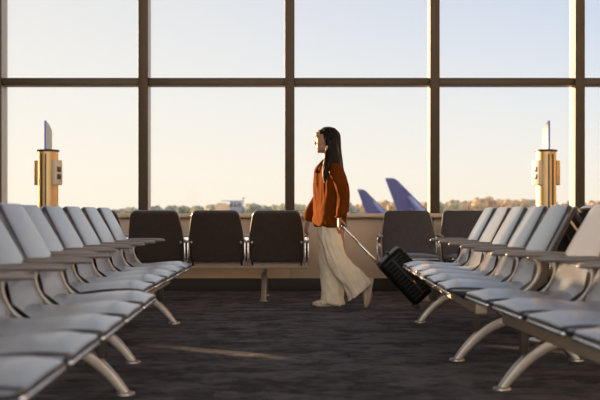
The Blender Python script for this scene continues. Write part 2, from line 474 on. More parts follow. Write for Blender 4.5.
def bench(label, group, front, z_center, facing, n=5, rot=0.0, zs=1.0, legs=None):
    """front: x (or y) of the seat front line at the bench's middle; facing: angle of the forward direction"""
    a = facing
    fx, fy = math.cos(a), math.sin(a)
    if abs(fx) > .5: loc = (front - fx * OFF, z_center, 0)
    else: loc = (z_center, front - fy * OFF, 0)
    t = empty('tandem_seat_bench', loc, a + rot)
    t.scale = (1, 1, zs)
    tag(t, label, 'airport bench', group)
    ext = .02 if zs < 1 else -.34
    inst('beam', 'beam%d%f' % (n, ext), beam_bm(n, ext), M['beam'], t)
    hl = n * PITCH / 2 - (.43 if n > 3 else .30)
    for y in (-hl, hl):
        lg = inst('leg', 'leg', leg_bm, M['alu'], t, (0, y, 0))
        inst('leg_bracket', 'post', post_bm, M['pan'], lg)
        inst('foot_plate', 'footf', lambda: foot_bm(1), M['alu'], lg); inst('foot_plate', 'footr', lambda: foot_bm(-1), M['alu'], lg)
    for k in range(n):
        y = (k - (n - 1) / 2) * PITCH
        s = inst('seat', 'seat', seat_bm, M['vinyl'], t, (0, y, 0))
        inst('front_rail', 'rail', rail_bm, M['rail'], s); inst('seat_pan', 'pan', pan_bm, M['pan'], s)
        b = inst('backrest', 'back', lambda: back_bm(.004, .021), M['vinyl'], t, (0, y, 0))
        inst('back_shell', 'bshell', lambda: back_bm(-.020, .009, .002), M['shell'], b)
        for sd in (-1, 1):
            inst('back_bracket', 'bbr%d' % sd, bracket_bm(sd), M['pan'], b); inst('bracket_knob', 'bknob', knob_bm, M['beam'], b, (0, sd * .250, 0))
    for k in range(n + 1):
        y = (k - n / 2) * PITCH
        am = inst('armrest', 'arm', arm_bm, M['alu'], t, (0, y, 0))
        inst('arm_web', 'web', web_bm, M['web'], am)
        inst('arm_cap', 'cap', cap_bm, M['rail'], am)
        inst('arm_pad', 'pad', pad_bm, M['pad'], am)
    return t

G1 = 'tandem benches lining the aisle'
bench('grey five-seat bench facing right, in front of the left charging column', G1, -.872, 7.235, 0, rot=R(.5))
bench('blurred grey five-seat bench facing right, nearest the camera on the left of the aisle', G1, -.694, 3.955, 0, rot=R(1.75))
bench('grey five-seat bench facing left beside the black suitcase, three of its backs sunlit', G1, .835, 7.33, PI, rot=R(-.8))
bench('grey five-seat bench facing left, nearest the camera on the right of the aisle', G1, .943, 4.13, PI, rot=R(2.95))
bench('dark bench facing away, added unseen behind the left far bench to block low sun', G1, -2.60, 7.30, PI, rot=R(.5))  # added out of view to cut the sun streak on the floor
bench('dark bench facing away, back to back behind the right far bench by the charging column', G1, 2.56, 7.40, 0, rot=R(-.8))
# unseen benches added left of view to keep low sun off the aisle floor
G3 = 'tandem benches added unseen to block the low sun'
bench('unseen five-seat sun-blocking bench added to the left, nearer its window end', G3, -4.55, 8.40, 0)
bench('unseen five-seat sun-blocking bench added to the left, away from the windows', G3, -4.55, 5.25, 0)
bench('unseen two-seat sun-blocking bench, by the added round column', G3, -4.55, 10.84, 0, n=2)
bench('unseen added five-seat sun-blocking bench facing away, back to back with the first', G3, -6.35, 8.545, PI)
bench('unseen added five-seat sun-blocking bench facing away, far from the windows', G3, -6.35, 5.395, PI)
# benches along the windows
G2 = 'tandem benches along the window wall'
bench('five-seat bench facing the window, its brown backs towards the camera', G2, 11.28, .061 - 2.5 * .607, PI / 2, zs=.985)
bench('five-seat bench backed against the window wall behind the suitcase', G2, 10.42, .825 + 2.5 * .607, -PI / 2, zs=.985)

# ------------------------------------------------------------------ charging columns
M['paleglass'] = mat('frosted_sign_glass', (0.40, 0.47, 0.46), 0.35, spec=0.4)
M['blueedge'] = mat('blue_sign_edge', (0.16, 0.15, 0.72), 0.35)
M['outlet'] = mat('pale_outlet_face', (0.68, 0.60, 0.48), 0.4)
def charging_column(x, y, side, label):
    t = empty('charging_column', (x, y, 0)); tag(t, label, 'charging column', 'charging columns')
    obj('base_plate', lathe(B(), [(.14, 0), (.14, .008), (.13, .014), (.085, .016)]), M['steel'], t)
    sh = obj('shaft', lathe(B(), [(.067, .01), (.067, 1.288)], 40), M['brass'], t)
    bm = B()
    for a in (80, 92, 268): 
        ca, sa = math.cos(R(a)) , math.sin(R(a))
    # dark cable slots down the shaft
    for a in (-88, -62):
        aa = R(a) if side < 0 else PI - R(a)
        box(bm, (.0665 * math.cos(aa), .0665 * math.sin(aa), .66), (.006, .010, 1.22), rot=(0, 0, aa))
    obj('cable_slot', bm, M['slot'], sh)
    obj('cap', lathe(B(), [(.060, 1.284), (.074, 1.286), (.076, 1.291), (.074, 1.298), (.05, 1.301)], 40), M['slot'], t)
    for s in (-1, 1):
        bm = B(); box(bm, (s * .078, 0, 1.143), (.030, .076, .168), .006)
        bx = obj('outlet_box', bm, M['outlet'] if s == side else M['brass'], t); bx.rotation_euler = (0, 0, -side * R(27))
        if s == side:
            bm = B()
            for z in (1.115, 1.165): box(bm, (s * .0935, 0, z), (.004, .040, .034), .0015)
            obj('socket', bm, M['black'], bx)
    # upright sign blade with a slanted top
    bm = B(); pr = [(-.085, 1.300), (.085, 1.300), (.085, 1.432), (.03, 1.462), (-.085, 1.490)]
    rings(bm, [[(-.006, yy, z) for yy, z in pr], [(.006, yy, z) for yy, z in pr]])
    sg = obj('sign_blade', bm, M['paleglass'], t)
    obj('blade_edge', box(B(), (0, -.0865, 1.395), (.012, .003, .19)), M['blueedge'], sg)
    return t
charging_column(1.672, 7.2, -1, 'brass charging column behind the right bench, its outlets on the left box')
charging_column(-1.71, 7.2, 1, 'brass charging column behind the left bench, its outlets on the right box')

# ------------------------------------------------------------------ outside: apron, trees, terminal, parked jets
GZ = -5.4
M['apron'] = mat('concrete_apron', (0.30, 0.28, 0.26), 0.9, var=0.15, vscale=.05)
struct('ground', box(B(), (0, 512.2, GZ - .25), (1600, 1000, .5)), M['apron'])

M['leaf_green'] = mat('hazed_olive_foliage', (0.25, 0.225, 0.135), 0.9, var=.35, vscale=.5)  # foliage colours lightened to stand in for distance haze
M['leaf_brown'] = mat('hazed_autumn_foliage', (0.34, 0.225, 0.125), 0.9, var=.35, vscale=.5)
M['leaf_dark'] = mat('dark_foliage', (0.17, 0.17, 0.13), 0.9, var=.3, vscale=.5)
M['bark'] = mat('bark', (0.10, 0.075, 0.055), 0.9)
def crown_bm(seed):
    rnd = random.Random(seed); bm = B()
    for k in range(46):
        a = rnd.uniform(0, 2 * PI); r = rnd.uniform(0.5, 3.4); z = rnd.uniform(2.8, 9.3); f = 1 - abs(z - 5.5) / 7.5
        c = Vector((r * f * math.cos(a), r * f * math.sin(a), z)); s_ = rnd.uniform(.7, 1.6)
        g = bmesh.ops.create_icosphere(bm, subdivisions=2, radius=s_, matrix=Matrix.Translation(c))
        for v in g['verts']: v.co += (v.co - c) * .5 * mnoise.noise(v.co * 1.7 + Vector((seed, 0, 0)))
    return bm
def trunk_bm():
    bm = B(); tube(bm, [(0, 0, -.2), (.1, 0, 2.5), (0, .1, 6)], [.35, .26, .12], 8)
    tube(bm, [(0, 0, 3), (1.2, .3, 5.5)], [.15, .06], 6); tube(bm, [(0, 0, 3.5), (-1.1, -.3, 6)], [.14, .06], 6); return bm
protos = {}
def tree(x, y, h, kind, seed, label, group):
    key = (kind, seed)
    t = empty('tree', (x, y, GZ), random.uniform(0, 6)); t.scale = (h / 11 * random.uniform(.90, 1.0),) * 2 + (h / 11,)
    tag(t, label, 'tree', group)
    if key not in protos:
        c = obj('crown', crown_bm(seed), M[kind], t, 0); protos[key] = c.data
    else:
        c = bpy.data.objects.new('crown', protos[key]); col.objects.link(c); c.parent = t
    if 'trunk' not in protos: protos['trunk'] = obj('trunk', trunk_bm(), M['bark'], t).data
    else:
        c = bpy.data.objects.new('trunk', protos['trunk']); col.objects.link(c); c.parent = t
# the skyline: low on the left, rising to the right (azimuth by the drawing's grid, height)
PROF = [(-400, 210), (60, 209.5), (112, 208), (150, 205), (180, 203.5), (230, 203), (290, 203.5), (345, 201), (436, 200.5), (465, 198), (487, 195.5), (503, 199), (525, 197), (560, 199), (1000, 200)]
rnd = random.Random(3)
for row in range(5):
    for k in range(-5, 22):
        x = -112 + 11.6 * k + row * 4.9 % 11.6 + rnd.uniform(-.5, .5)
        y = 432 + row * 13 + rnd.uniform(-.6, .6)
        px = 300 + x * 1060 / y
        ty = next(b0 + (b1 - b0) * (px - a0) / (a1 - a0) for (a0, b0), (a1, b1) in zip(PROF[:-1], PROF[1:]) if a0 <= px <= a1)
        h = 5.4 + CAM_H + (214 - ty) * y / 1060 + 1.3 * mnoise.noise(Vector((x * .09, row * .2, 1))) + rnd.uniform(-.7, .3)
        if x < 24: tree(x, y, h, 'leaf_dark' if rnd.random() < .35 else 'leaf_green', k % 4, 'hazy olive tree of the tree line beyond the apron, behind the three brown chair backs', 'olive trees of the far tree line')
        else: tree(x, y, h, 'leaf_brown' if rnd.random() < .75 else 'leaf_green', k % 4, 'hazy autumn brown tree of the tree line beyond the apron, right of the woman', 'autumn trees of the far tree line')

# a small terminal far off between the trees
tb = empty('terminal_building', (-26.5, 410, GZ)); tag(tb, 'low far-off building with a sunlit wall rising above the trees', 'building')
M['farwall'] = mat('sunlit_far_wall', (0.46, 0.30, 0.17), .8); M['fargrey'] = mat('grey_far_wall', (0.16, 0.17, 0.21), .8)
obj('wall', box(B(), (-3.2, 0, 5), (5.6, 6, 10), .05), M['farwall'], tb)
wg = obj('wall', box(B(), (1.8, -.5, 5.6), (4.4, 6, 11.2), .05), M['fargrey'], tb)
bm = B()
for k in range(3): box(bm, (-.0 + k * 1.6, -3.52, 9.6), (1.0, .08, 1.2))
obj('window_band', bm, M['slot'], wg)
obj('roof', box(B(), (.4, -.2, 11.3), (8, 5.6, .25)), M['fargrey'], tb)
bm = B(); tube(bm, [(4.6, 0, 0), (4.6, 0, 12.4)], [.25, .14], 8); box(bm, (4.6, 0, 12.4), (1.2, .4, .3))
obj('light_mast', bm, M['fargrey'], tb)

M['jetwhite'] = mat('jet_white', (0.62, 0.63, 0.68), .35); M['finblue'] = mat('fin_blue', (0.028, 0.034, 0.115), .6, spec=.2, var=.12, vscale=.4)
M['findark'] = mat('fin_violet', (0.030, 0.018, 0.055), .4); M['finpale'] = mat('fin_pale_blue', (0.13, 0.15, 0.26), .4); M['jetgrey'] = mat('jet_grey', (.3, .3, .33), .4)
def jet(x, y, label):
    """nose towards +x; origin under the fin's tip"""
    t = empty('airliner', (x, y, GZ)); tag(t, label, 'airplane', 'airliners parked on the apron')
    zf = 4.05; L_ = 34
    rs = []
    for d, r, dz in ((-1.5, .15, 1.0), (0, .55, .85), (2, 1.0, .55), (5, 1.55, .15), (8, 1.78, 0), (27, 1.78, 0), (30, 1.5, -.15), (32, .95, -.35), (33, .45, -.5), (33.4, .1, -.55)):
        rs.append([(d, r * math.cos(2 * PI * j / 28), zf + dz - .3 + r * math.sin(2 * PI * j / 28)) for j in range(28)])
    fu = obj('fuselage', rings(B(), rs), M['jetwhite'], t)
    bm = B()
    for k in range(26):
        for s_ in (-1, 1): box(bm, (7.5 + k * .85, s_ * 1.70, zf + .25), (.3, .12, .42))
    obj('cabin_windows', bm, M['slot'], fu)
    def fin(name, prof, th, m, parent):
        bm = B(); rs = []
        for z, xa, xb in prof:
            c = xb - xa; k = 12; r = []
            for j in range(k): 
                tt = j / (k - 1); r.append((xa + c * tt, th * c * 1.2 * math.sqrt(max(0, tt)) * (1 - tt) if False else th * c * math.sin(PI * (1 - tt) ** 1.4) * .5, z))
            for j in range(k - 2, 0, -1):
                tt = j / (k - 1); r.append((xa + c * tt, -th * c * math.sin(PI * (1 - tt) ** 1.4) * .5, z))
            rs.append(r)
        return obj(name, rings(bm, rs), m, parent)
    # heights are above the apron; the fin's tip is 12.7 m up
    top, bot = 12.7, 4.9
    def te(z): return -.0 + (top - z) * .37       # trailing edge
    def le(z): return 1.8 + (top - z) * 1.0 + (0 if z > 6.9 else (6.9 - z) * 1.2)       # leading edge
    fz = [bot, 5.6, 6.3, 6.9, 8, 9.5, 11, 12.3, 12.6, top]
    fv = fin('tail_fin', [(z, te(z) + (.0 if z < 12.5 else .1), le(z) - (.0 if z < 12.5 else (z - 12.4) * 1.2)) for z in fz], .10, M['finblue'], t)
    fin('rudder', [(z, te(z) - .02, te(z) + (le(z) - te(z)) * .27) for z in fz[2:-1]], .16, M['finblue'], fv)
    fin('fin_band', [(z, te(z) + (le(z) - te(z)) * .40, te(z) + (le(z) - te(z)) * (.62 - .12 * (z - 5) / 7)) for z in fz[1:-1]], .62, M['findark'], fv)
    fin('fin_flash', [(z, te(z) + (le(z) - te(z)) * .66, te(z) + (le(z) - te(z)) * (.95)) for z in fz[1:-4]], .66, M['finpale'], fv)
    for s_ in (-1, 1):
        bm = B(); rs = []
        for q, xa, xb, z in ((.5, 1.0, 4.4, 4.6), (5.6, -.6, 1.0, 5.1)):
            rs.append([(xa, s_ * q, z), ((xa + xb) / 2, s_ * q, z + .14), (xb, s_ * q, z), ((xa + xb) / 2, s_ * q, z - .1)])
        obj('stabilizer', rings(bm, rs), M['jetgrey'], t, 0)
        bm = B(); rs = []
        for q, xa, xb, z in ((1.2, 13.5, 20, 3.0), (6, 13.6, 17.2, 3.4), (15.5, 10.4, 12.0, 4.3), (16, 9.6, 10.4, 5.6)):
            rs.append([(xa, s_ * q, z), ((xa + xb) / 2, s_ * q, z + .3), (xb, s_ * q, z), ((xa + xb) / 2, s_ * q, z - .2)])
        obj('wing', rings(bm, rs), M['jetgrey'], t, 0)
        e_ = obj('engine', lathe(B(), [(.45, -2.0), (.75, -1.2), (1.0, .3), (.98, 1.4), (.85, 1.7), (.75, 1.3)], 24), M['finblue'], t)
        e_.rotation_euler = (0, R(90), 0); e_.location = (18.6, s_ * 5.2, 2.05)
    for gx, gy in ((28.5, 0), (15.6, -2.3), (15.6, 2.3)):
        bm = B(); tube(bm, [(gx, gy, 2.7), (gx, gy, .55)], .14, 8)
        for s_ in (-1, 1): tube(bm, [(gx, gy + s_ * .18, .52), (gx, gy + s_ * .42, .52)], .5, 16)
        obj('landing_gear', bm, M['slot'], t)
jet(15.25, 190, 'airliner with the taller blue tail fin, the nearer of the two')
jet(14.9, 276, 'airliner with the smaller blue tail fin, right behind the woman')

# ------------------------------------------------------------------ the walking woman (faces -x), her clothes and her suitcase
WX, WY = 0.325, 9.85
S = WY / 1060                      # metres per unit of her side-view drawing
def P(a, b, d=0.0):                # side-view drawing units -> metres from the point between her feet
    return Vector(((a - 335) * S, d, (306 - b) * S))
woman = empty('person', (WX, WY, 0))
tag(woman, 'woman in a rust shirt and cream wide trousers walking left, pulling a black suitcase', 'person')
M['skin'] = mat('skin', (0.42, 0.235, 0.15), 0.5, var=.05, vscale=40)
M['hair'] = mat('dark_hair', (0.007, 0.0048, 0.004), 0.5, spec=.2, var=.3, vscale=60, stretch=(1, 1, .06), bump=.5, bscale=90, bstretch=(1, 1, .05))
M['shirt'] = mat('rust_fabric', (0.135, 0.036, 0.005), 0.9, var=.12, vscale=18, spec=.03, bump=.15, bscale=14, bstretch=(1.3, 1, .5))
M['trouser'] = mat('cream_fabric', (0.90, 0.79, 0.61), 0.85, var=.06, vscale=14, bump=.12, bscale=10, bstretch=(1.3, 1, .45))
M['shoe'] = mat('cream_sneaker', (0.68, 0.57, 0.43), 0.6); M['sole'] = mat('gum_sole', (0.55, 0.45, 0.33), 0.6); M['shoegrey'] = mat('grey_shoe_mark', (0.16, 0.15, 0.14), 0.6)
M['gold'] = mat('gold', (0.85, 0.55, 0.2), .3, 1.0); M['eyewhite'] = mat('eye_white', (.7, .66, .6), .3); M['iris'] = mat('dark_iris', (.03, .018, .012), .2); M['lip'] = mat('lips', (.36, .12, .09), .45)

def orings(bm, spec, n=28, lump=0.0, seed=0, freq=3.0):
    """stacked elliptical rings: (centre, axis across in the side view (Vector), half width, half depth)"""
    rs = []
    for i, (c, ax, hw, hd) in enumerate(spec):
        ax = ax.normalized(); r = []
        for j in range(n):
            a = 2 * PI * j / n
            k = 1 + lump * mnoise.noise(Vector((math.cos(a) * freq, math.sin(a) * freq + seed, i * .22)))
            r.append(c + ax * hw * k * math.cos(a) + Vector((0, 1, 0)) * hd * k * math.sin(a))
        rs.append(r)
    return rings(bm, rs)
def resample(spec, k):
    cs = catmull([q[0] for q in spec], k); ax = catmull([q[1] for q in spec], k); hw = catmull([(q[2], q[3], 0) for q in spec], k)
    return [(a, b, c.x, c.y) for a, b, c in zip(cs, ax, hw)]
XA = Vector((1, 0, 0))
def srings(bm, spec, n=44, k=4, lump=0.0, seed=0, freq=2.6):
    """stacked squarish rings: (centre, half depth front to back, half width, yaw in degrees, squareness)"""
    cs = catmull([q[0] for q in spec], k); aa = catmull([(q[1], q[2], 0) for q in spec], k); bb = catmull([(q[3], q[4], 0) for q in spec], k)
    rs = []
    for i, (c, a, b) in enumerate(zip(cs, aa, bb)):
        r = []; M3 = Matrix.Rotation(R(b.x), 3, 'Z'); e_ = 2 / b.y
        for j in range(n):
            t = 2 * PI * j / n; ct, st = math.cos(t), math.sin(t)
            kk = 1 + lump * mnoise.noise(Vector((ct * freq, st * freq + seed, i * .22)))
            r.append(c + M3 @ Vector((math.copysign(abs(ct) ** e_, ct) * a.x * kk, math.copysign(abs(st) ** e_, st) * a.y * kk, 0)))
        rs.append(r)
    return rings(bm, rs)

# --- body: one continuous skin
bm = B()
# skull, face, jaw, neck
ellipsoid(bm, P(329, 138.2), (.098, .074, .100)); ellipsoid(bm, P(323.2, 139.5), (.070, .064, .088)); ellipsoid(bm, P(322.0, 146.2), (.056, .054, .055)); ellipsoid(bm, P(319.4, 149.9), (.026, .028, .022))
ellipsoid(bm, P(318.2, 134.0), (.034, .052, .030)); ellipsoid(bm, P(325.5, 147.5), (.035, .057, .040))
tube(bm, [P(318.2, 137.2), P(316.2, 140.4), P(315.4, 142.6)], [.010, .012, .014], 10); ellipsoid(bm, P(316.6, 143.0), (.014, .019, .009))
for sd in (-1, 1):
    ellipsoid(bm, P(319.2, 142.6, sd * .036), (.024, .020, .022)); ellipsoid(bm, P(317.6, 136.5, sd * .026), (.012, .022, .008))
    ellipsoid(bm, P(327.0, 141.6, sd * .072), (.017, .010, .030), rot=(0, .2, 0))
ellipsoid(bm, P(317.3, 146.0), (.012, .024, .0075)); ellipsoid(bm, P(317.6, 147.6), (.012, .022, .008))
tube(bm, [P(328.5, 146), P(328.2, 153), P(330, 162), P(331, 170)], [.055, .050, .058, .09], 20, k=4)
# trunk
srings(bm, [(P(331, 160), .050, .065, 10, 2), (P(331.5, 166.5), .070, .130, 22, 2), (P(331, 172), .082, .160, 26, 2), (P(330, 184), .090, .150, 25, 2), (P(331, 200), .084, .130, 18, 2), (P(332, 214), .098, .155, 8, 2), (P(333, 226), .112, .170, 0, 2), (P(333.5, 236), .098, .155, 0, 2)], 32, 3)
# legs
tube(bm, [P(333, 228, .085), P(330.5, 246, .088), P(330, 263, .088), P(332.5, 282, .085), P(335, 299, .082)], [.088, .075, .056, .050, .036], 16, k=4)
tube(bm, [P(333.5, 228, -.085), P(336.5, 246, -.09), P(341, 262, -.09), P(355, 277, -.09), P(366, 288, -.088)], [.088, .075, .056, .050, .036], 16, k=4)
# feet inside the shoes
tube(bm, [P(336, 300, .082), P(328, 302.5, .085), P(317.5, 304.2, .086)], [.034, .034, .022], 12)
tube(bm, [P(367.5, 288, -.088), P(368.6, 295, -.087), P(366.6, 303, -.086)], [.034, .034, .022], 12)
# arms
tube(bm, [P(333.5, 170, -.150), P(338, 180, -.205), P(343, 194, -.235), P(341.5, 206, -.265), P(338.1, 217, -.285)], [.050, .044, .037, .033, .024], 14, k=4)
tube(bm, [P(331, 170, .150), P(328, 181, .20), P(321.5, 194, .225), P(314.5, 206, .225), P(308.8, 219, .215)], [.050, .044, .037, .033, .024], 14, k=4)
def hand(bm, wrist, d, palm, thumb_side, curl, spread=.05, thumb=(.5, .5)):
    d = Vector(d).normalized(); pn = Vector(palm); pn = (pn - d * pn.dot(d)).normalized(); sd = d.cross(pn).normalized() * thumb_side
    w0 = Vector(wrist)
    for q in (-1.5, -.5, .5, 1.5):
        tube(bm, [w0 + sd * q * .010, w0 + d * .045 + sd * q * .017, w0 + d * .085 + sd * q * .019], [.014, .0135, .0105], 8)
    for q, ln in ((1.5, .068), (.5, .078), (-.5, .073), (-1.5, .058)):
        p = w0 + d * .083 + sd * q * .0195; dd = (d + sd * q * spread).normalized(); pts = [p]; ang = 0
        for f, c in zip((.44, .32, .24), curl):
            ang += c; v = dd * math.cos(ang) + pn * math.sin(ang); p = p + v * ln * f; pts.append(p)
        tube(bm, pts, [.0098, .0092, .0085, .0070], 8, k=2)
    b0 = w0 + d * .025 + sd * .022
    v1 = (d * .6 + sd * .7 + pn * thumb[0]).normalized(); v2 = (d * .8 + sd * .15 + pn * thumb[1]).normalized()
    tube(bm, [b0, b0 + v1 * .042, b0 + v1 * .042 + v2 * .030, b0 + v1 * .042 + v2 * .055], [.015, .012, .010, .0078], 8, k=2)
GRIP = P(339.6, 224.6, -.285)
# near hand closes round the grip from above; knuckles towards the camera and back
hand(bm, P(338.1, 216.25, -.285), (-.05, 0, -1), (1, .25, 0), 1, (.6, 1.1, .85), .02, (.75, .8))
# far hand hangs relaxed, fingers a little curled
hand(bm, P(309.0, 219.0, .215), (-.30, 0, -1), (.9, .35, 0), -1, (.30, .35, .25), .06, (.35, .35))
body = obj('body', remeshed(bm, .0046, 2), M['skin'], woman, 180)
# face details
for sd in (-1, 1):
    ey = obj('eye', ellipsoid(B(), P(318.9, 139.6, sd * .030), (.010, .013, .0085), u=14, v=10), M['eyewhite'], body)
    obj('iris', ellipsoid(B(), P(318.0, 139.6, sd * .0305), (.0035, .0062, .0062), u=12, v=8), M['iris'], body)
    obj('eyebrow', tube(B(), [P(316.9, 136.9, sd * .012), P(317.0, 136.3, sd * .028), P(318.6, 136.5, sd * .046)], [.003, .0045, .002], 8, k=3), M['hair'], body)
    bmz = B(); pts = [P(326.6, 146.6, sd * .079) + Vector((.013 * math.cos(a), 0, .015 * math.sin(a))) for a in [2 * PI * j / 20 for j in range(20)]]
    rs = []
    for j in range(20):
        a = 2 * PI * j / 20; c = pts[j]; nrm = Vector((math.cos(a), 0, math.sin(a)))
        rs.append([c + nrm * .003 * math.cos(b) + Vector((0, 1, 0)) * .003 * math.sin(b) for b in [2 * PI * q / 8 for q in range(8)]])
    obj('earring', rings(bmz, rs, closed=True), M['gold'], woman)
bm = B(); ellipsoid(bm, P(316.9, 146.0), (.0105, .019, .0055)); ellipsoid(bm, P(317.1, 147.5), (.0105, .018, .006)); obj('lips', bm, M['lip'], body)

# --- hair: parted, long, over the shoulder in front and down the back
bm = B()
ellipsoid(bm, P(330.3, 137.2), (.097, .084, .103)); ellipsoid(bm, P(328.5, 131.8), (.092, .074, .055)); ellipsoid(bm, P(323.2, 131.8), (.052, .060, .036))
tube(bm, [P(333.4, 136), P(334.6, 150), P(335.8, 164), P(337.0, 177), P(337.6, 186)], [.070, .066, .068, .058, .018], 16, k=4)
for sd in (-1, 1):
    tube(bm, [P(324.5, 131.0, sd * .052), P(327.4, 138.0, sd * .078), P(329.5, 148, sd * .082), P(330, 160, sd * .105), P(331, 174, sd * .12), P(331.5, 184, sd * .12)], [.022, .026, .036, .042, .040, .012], 12, k=4)
    tube(bm, [P(331, 140, sd * .07), P(334, 152, sd * .08), P(335.5, 166, sd * .085), P(336, 182, sd * .08)], [.045, .05, .05, .02], 12, k=4)
    # strand falling in front of the shoulder
    tube(bm, [P(328.5, 146, sd * .080), P(327.4, 156, sd * .105), P(326.0, 165, sd * .165), P(325.0, 174, sd * .196), P(324.2, 183, sd * .206)], [.028, .034, .036, .030, .008], 12, k=4)
b2 = remeshed(bm, .0055, 4)
for v in b2.verts:
    q = v.co; v.co += v.normal * .006 * mnoise.noise(Vector((q.x * 55, q.y * 55, q.z * 4)))
obj('hair', b2, M['hair'], woman, 180)

# --- loose rust shirt: trunk and sleeves in one cloth
bm = B()
srings(bm, [(P(330.6, 157.6), .052, .060, 10, 2), (P(330.0, 159.8), .066, .086, 16, 2), (P(329.8, 162.6), .082, .128, 24, 2.2), (P(329.6, 166), .092, .172, 28, 2.6), (P(329.6, 175), .104, .188, 30, 3.0), (P(330.0, 187), .110, .192, 29, 3.2), (P(329.8, 200), .116, .194, 25, 3.0),
     (P(329.4, 212), .126, .200, 20, 2.8), (P(329.4, 221), .136, .206, 15, 2.6), (P(329.5, 225.5), .136, .206, 14, 2.6)], 48, 4, lump=.10, seed=2)
sl = resample([(P(333.5, 166, -.13), XA, .050, .052), (P(335.8, 171.5, -.185), XA, .066, .066), (P(339.8, 182, -.225), XA, .066, .066), (P(342.2, 194, -.24), XA, .060, .064), (P(341.8, 205, -.262), XA, .058, .062), (P(340.2, 212, -.278), XA, .054, .056), (P(338.8, 216.8, -.285), XA, .036, .038)], 4)
orings(bm, sl, n=24, lump=.20, seed=9, freq=1.4)
sl = resample([(P(332, 165.5, .13), XA, .055, .055), (P(331, 171, .185), XA, .072, .068), (P(327.5, 182, .215), Vector((1, 0, -.3)), .066, .066), (P(321.0, 195, .225), Vector((1, 0, -.4)), .060, .064), (P(315.2, 206, .225), Vector((1, 0, -.5)), .055, .058), (P(310.6, 214, .22), Vector((1, 0, -.5)), .058, .056), (P(308.6, 219.8, .216), Vector((1, 0, -.5)), .040, .040)], 4)
orings(bm, sl, n=24, lump=.20, seed=5, freq=1.4)
# shirt tail folds at the back
b2 = remeshed(bm, .008, 5)
for v in b2.verts:
    q = v.co; z = q.z
    n2 = mnoise.noise(Vector((q.x * 17, q.y * 15, z * 4.0 + q.x * 5)))
    fold = .010 * mnoise.noise(Vector((q.x * 9, q.y * 9, z * 2.2 + 4))) + .014 * (.3 - abs(n2))
    v.co += v.normal * fold * (1.2 if z < 1.15 else .8)
shirt = obj('shirt', b2, M['shirt'], woman, 180)
bm = B()   # open stand collar with a dark edge
for sd in (-1, 1):
    tube(bm, [P(333, 158.5, sd * .060), P(328, 158.0, sd * .078), P(322.5, 160.6, sd * .062), P(318.0, 166.5, sd * .022), P(315.3, 172, sd * .004)], [.010, .012, .012, .010, .006], 10, k=4)
obj('collar', remeshed(bm, .005, 2), M['shirt'], shirt, 180)
bm = B(); tube(bm, [P(340.2, 214.4, -.330), P(336.7, 215.4, -.317), P(334.9, 215.9, -.285), P(336.7, 216.4, -.250), P(340.7, 215.6, -.245), P(342.5, 214.8, -.285), P(340.2, 214.4, -.330)], .011, 8, k=4)
obj('cuff', bm, M['shirt'], shirt, 180)

# --- wide cream trousers
bm = B()
orings(bm, resample([(P(331.5, 217), XA, .110, .165), (P(331.5, 224), XA, .118, .175), (P(331.3, 232), XA, .122, .178), (P(331.5, 238), XA, .115, .165)], 3), n=36, lump=.05, seed=1)
DA = Vector((1, 0, .0))
orings(bm, resample([(P(330, 228, .075), XA, .105, .095), (P(328.6, 244, .09), XA, .098, .100), (P(330, 260, .09), XA, .096, .105), (P(332.2, 276, .09), XA, .098, .112), (P(333.2, 292, .088), XA, .104, .118), (P(333.4, 300.5, .087), Vector((1, 0, -.03)), .109, .122), (P(333.4, 304.2, .087), Vector((1, 0, -.06)), .110, .122)], 4), n=32, lump=.16, seed=4, freq=2.0)
orings(bm, resample([(P(331.5, 228, -.075), XA, .108, .095), (P(332.5, 243, -.09), Vector((1, 0, .05)), .100, .100), (P(335.8, 256, -.092), Vector((1, 0, .30)), .098, .106), (P(342.5, 267, -.094), Vector((1, 0, .75)), .102, .112), (P(350.5, 277, -.095), Vector((1, 0, .90)), .112, .118), (P(357, 285.5, -.095), Vector((1, 0, .88)), .130, .122), (P(359.8, 290.2, -.095), Vector((1, 0, .82)), .150, .124)], 4), n=32, lump=.15, seed=7, freq=2.0)
b2 = remeshed(bm, .008, 4)
for v in b2.verts:
    q = v.co
    n1 = mnoise.noise(Vector((q.x * 12 + q.z * 4, q.y * 10, q.z * 2.0))); n2 = mnoise.noise(Vector((q.x * 22 + q.z * 9, q.y * 18 + 3, q.z * 4.5)))
    v.co += v.normal * (.012 * n1 + .016 * (.35 - abs(n2)) )
obj('trousers', b2, M['trouser'], woman, 180)

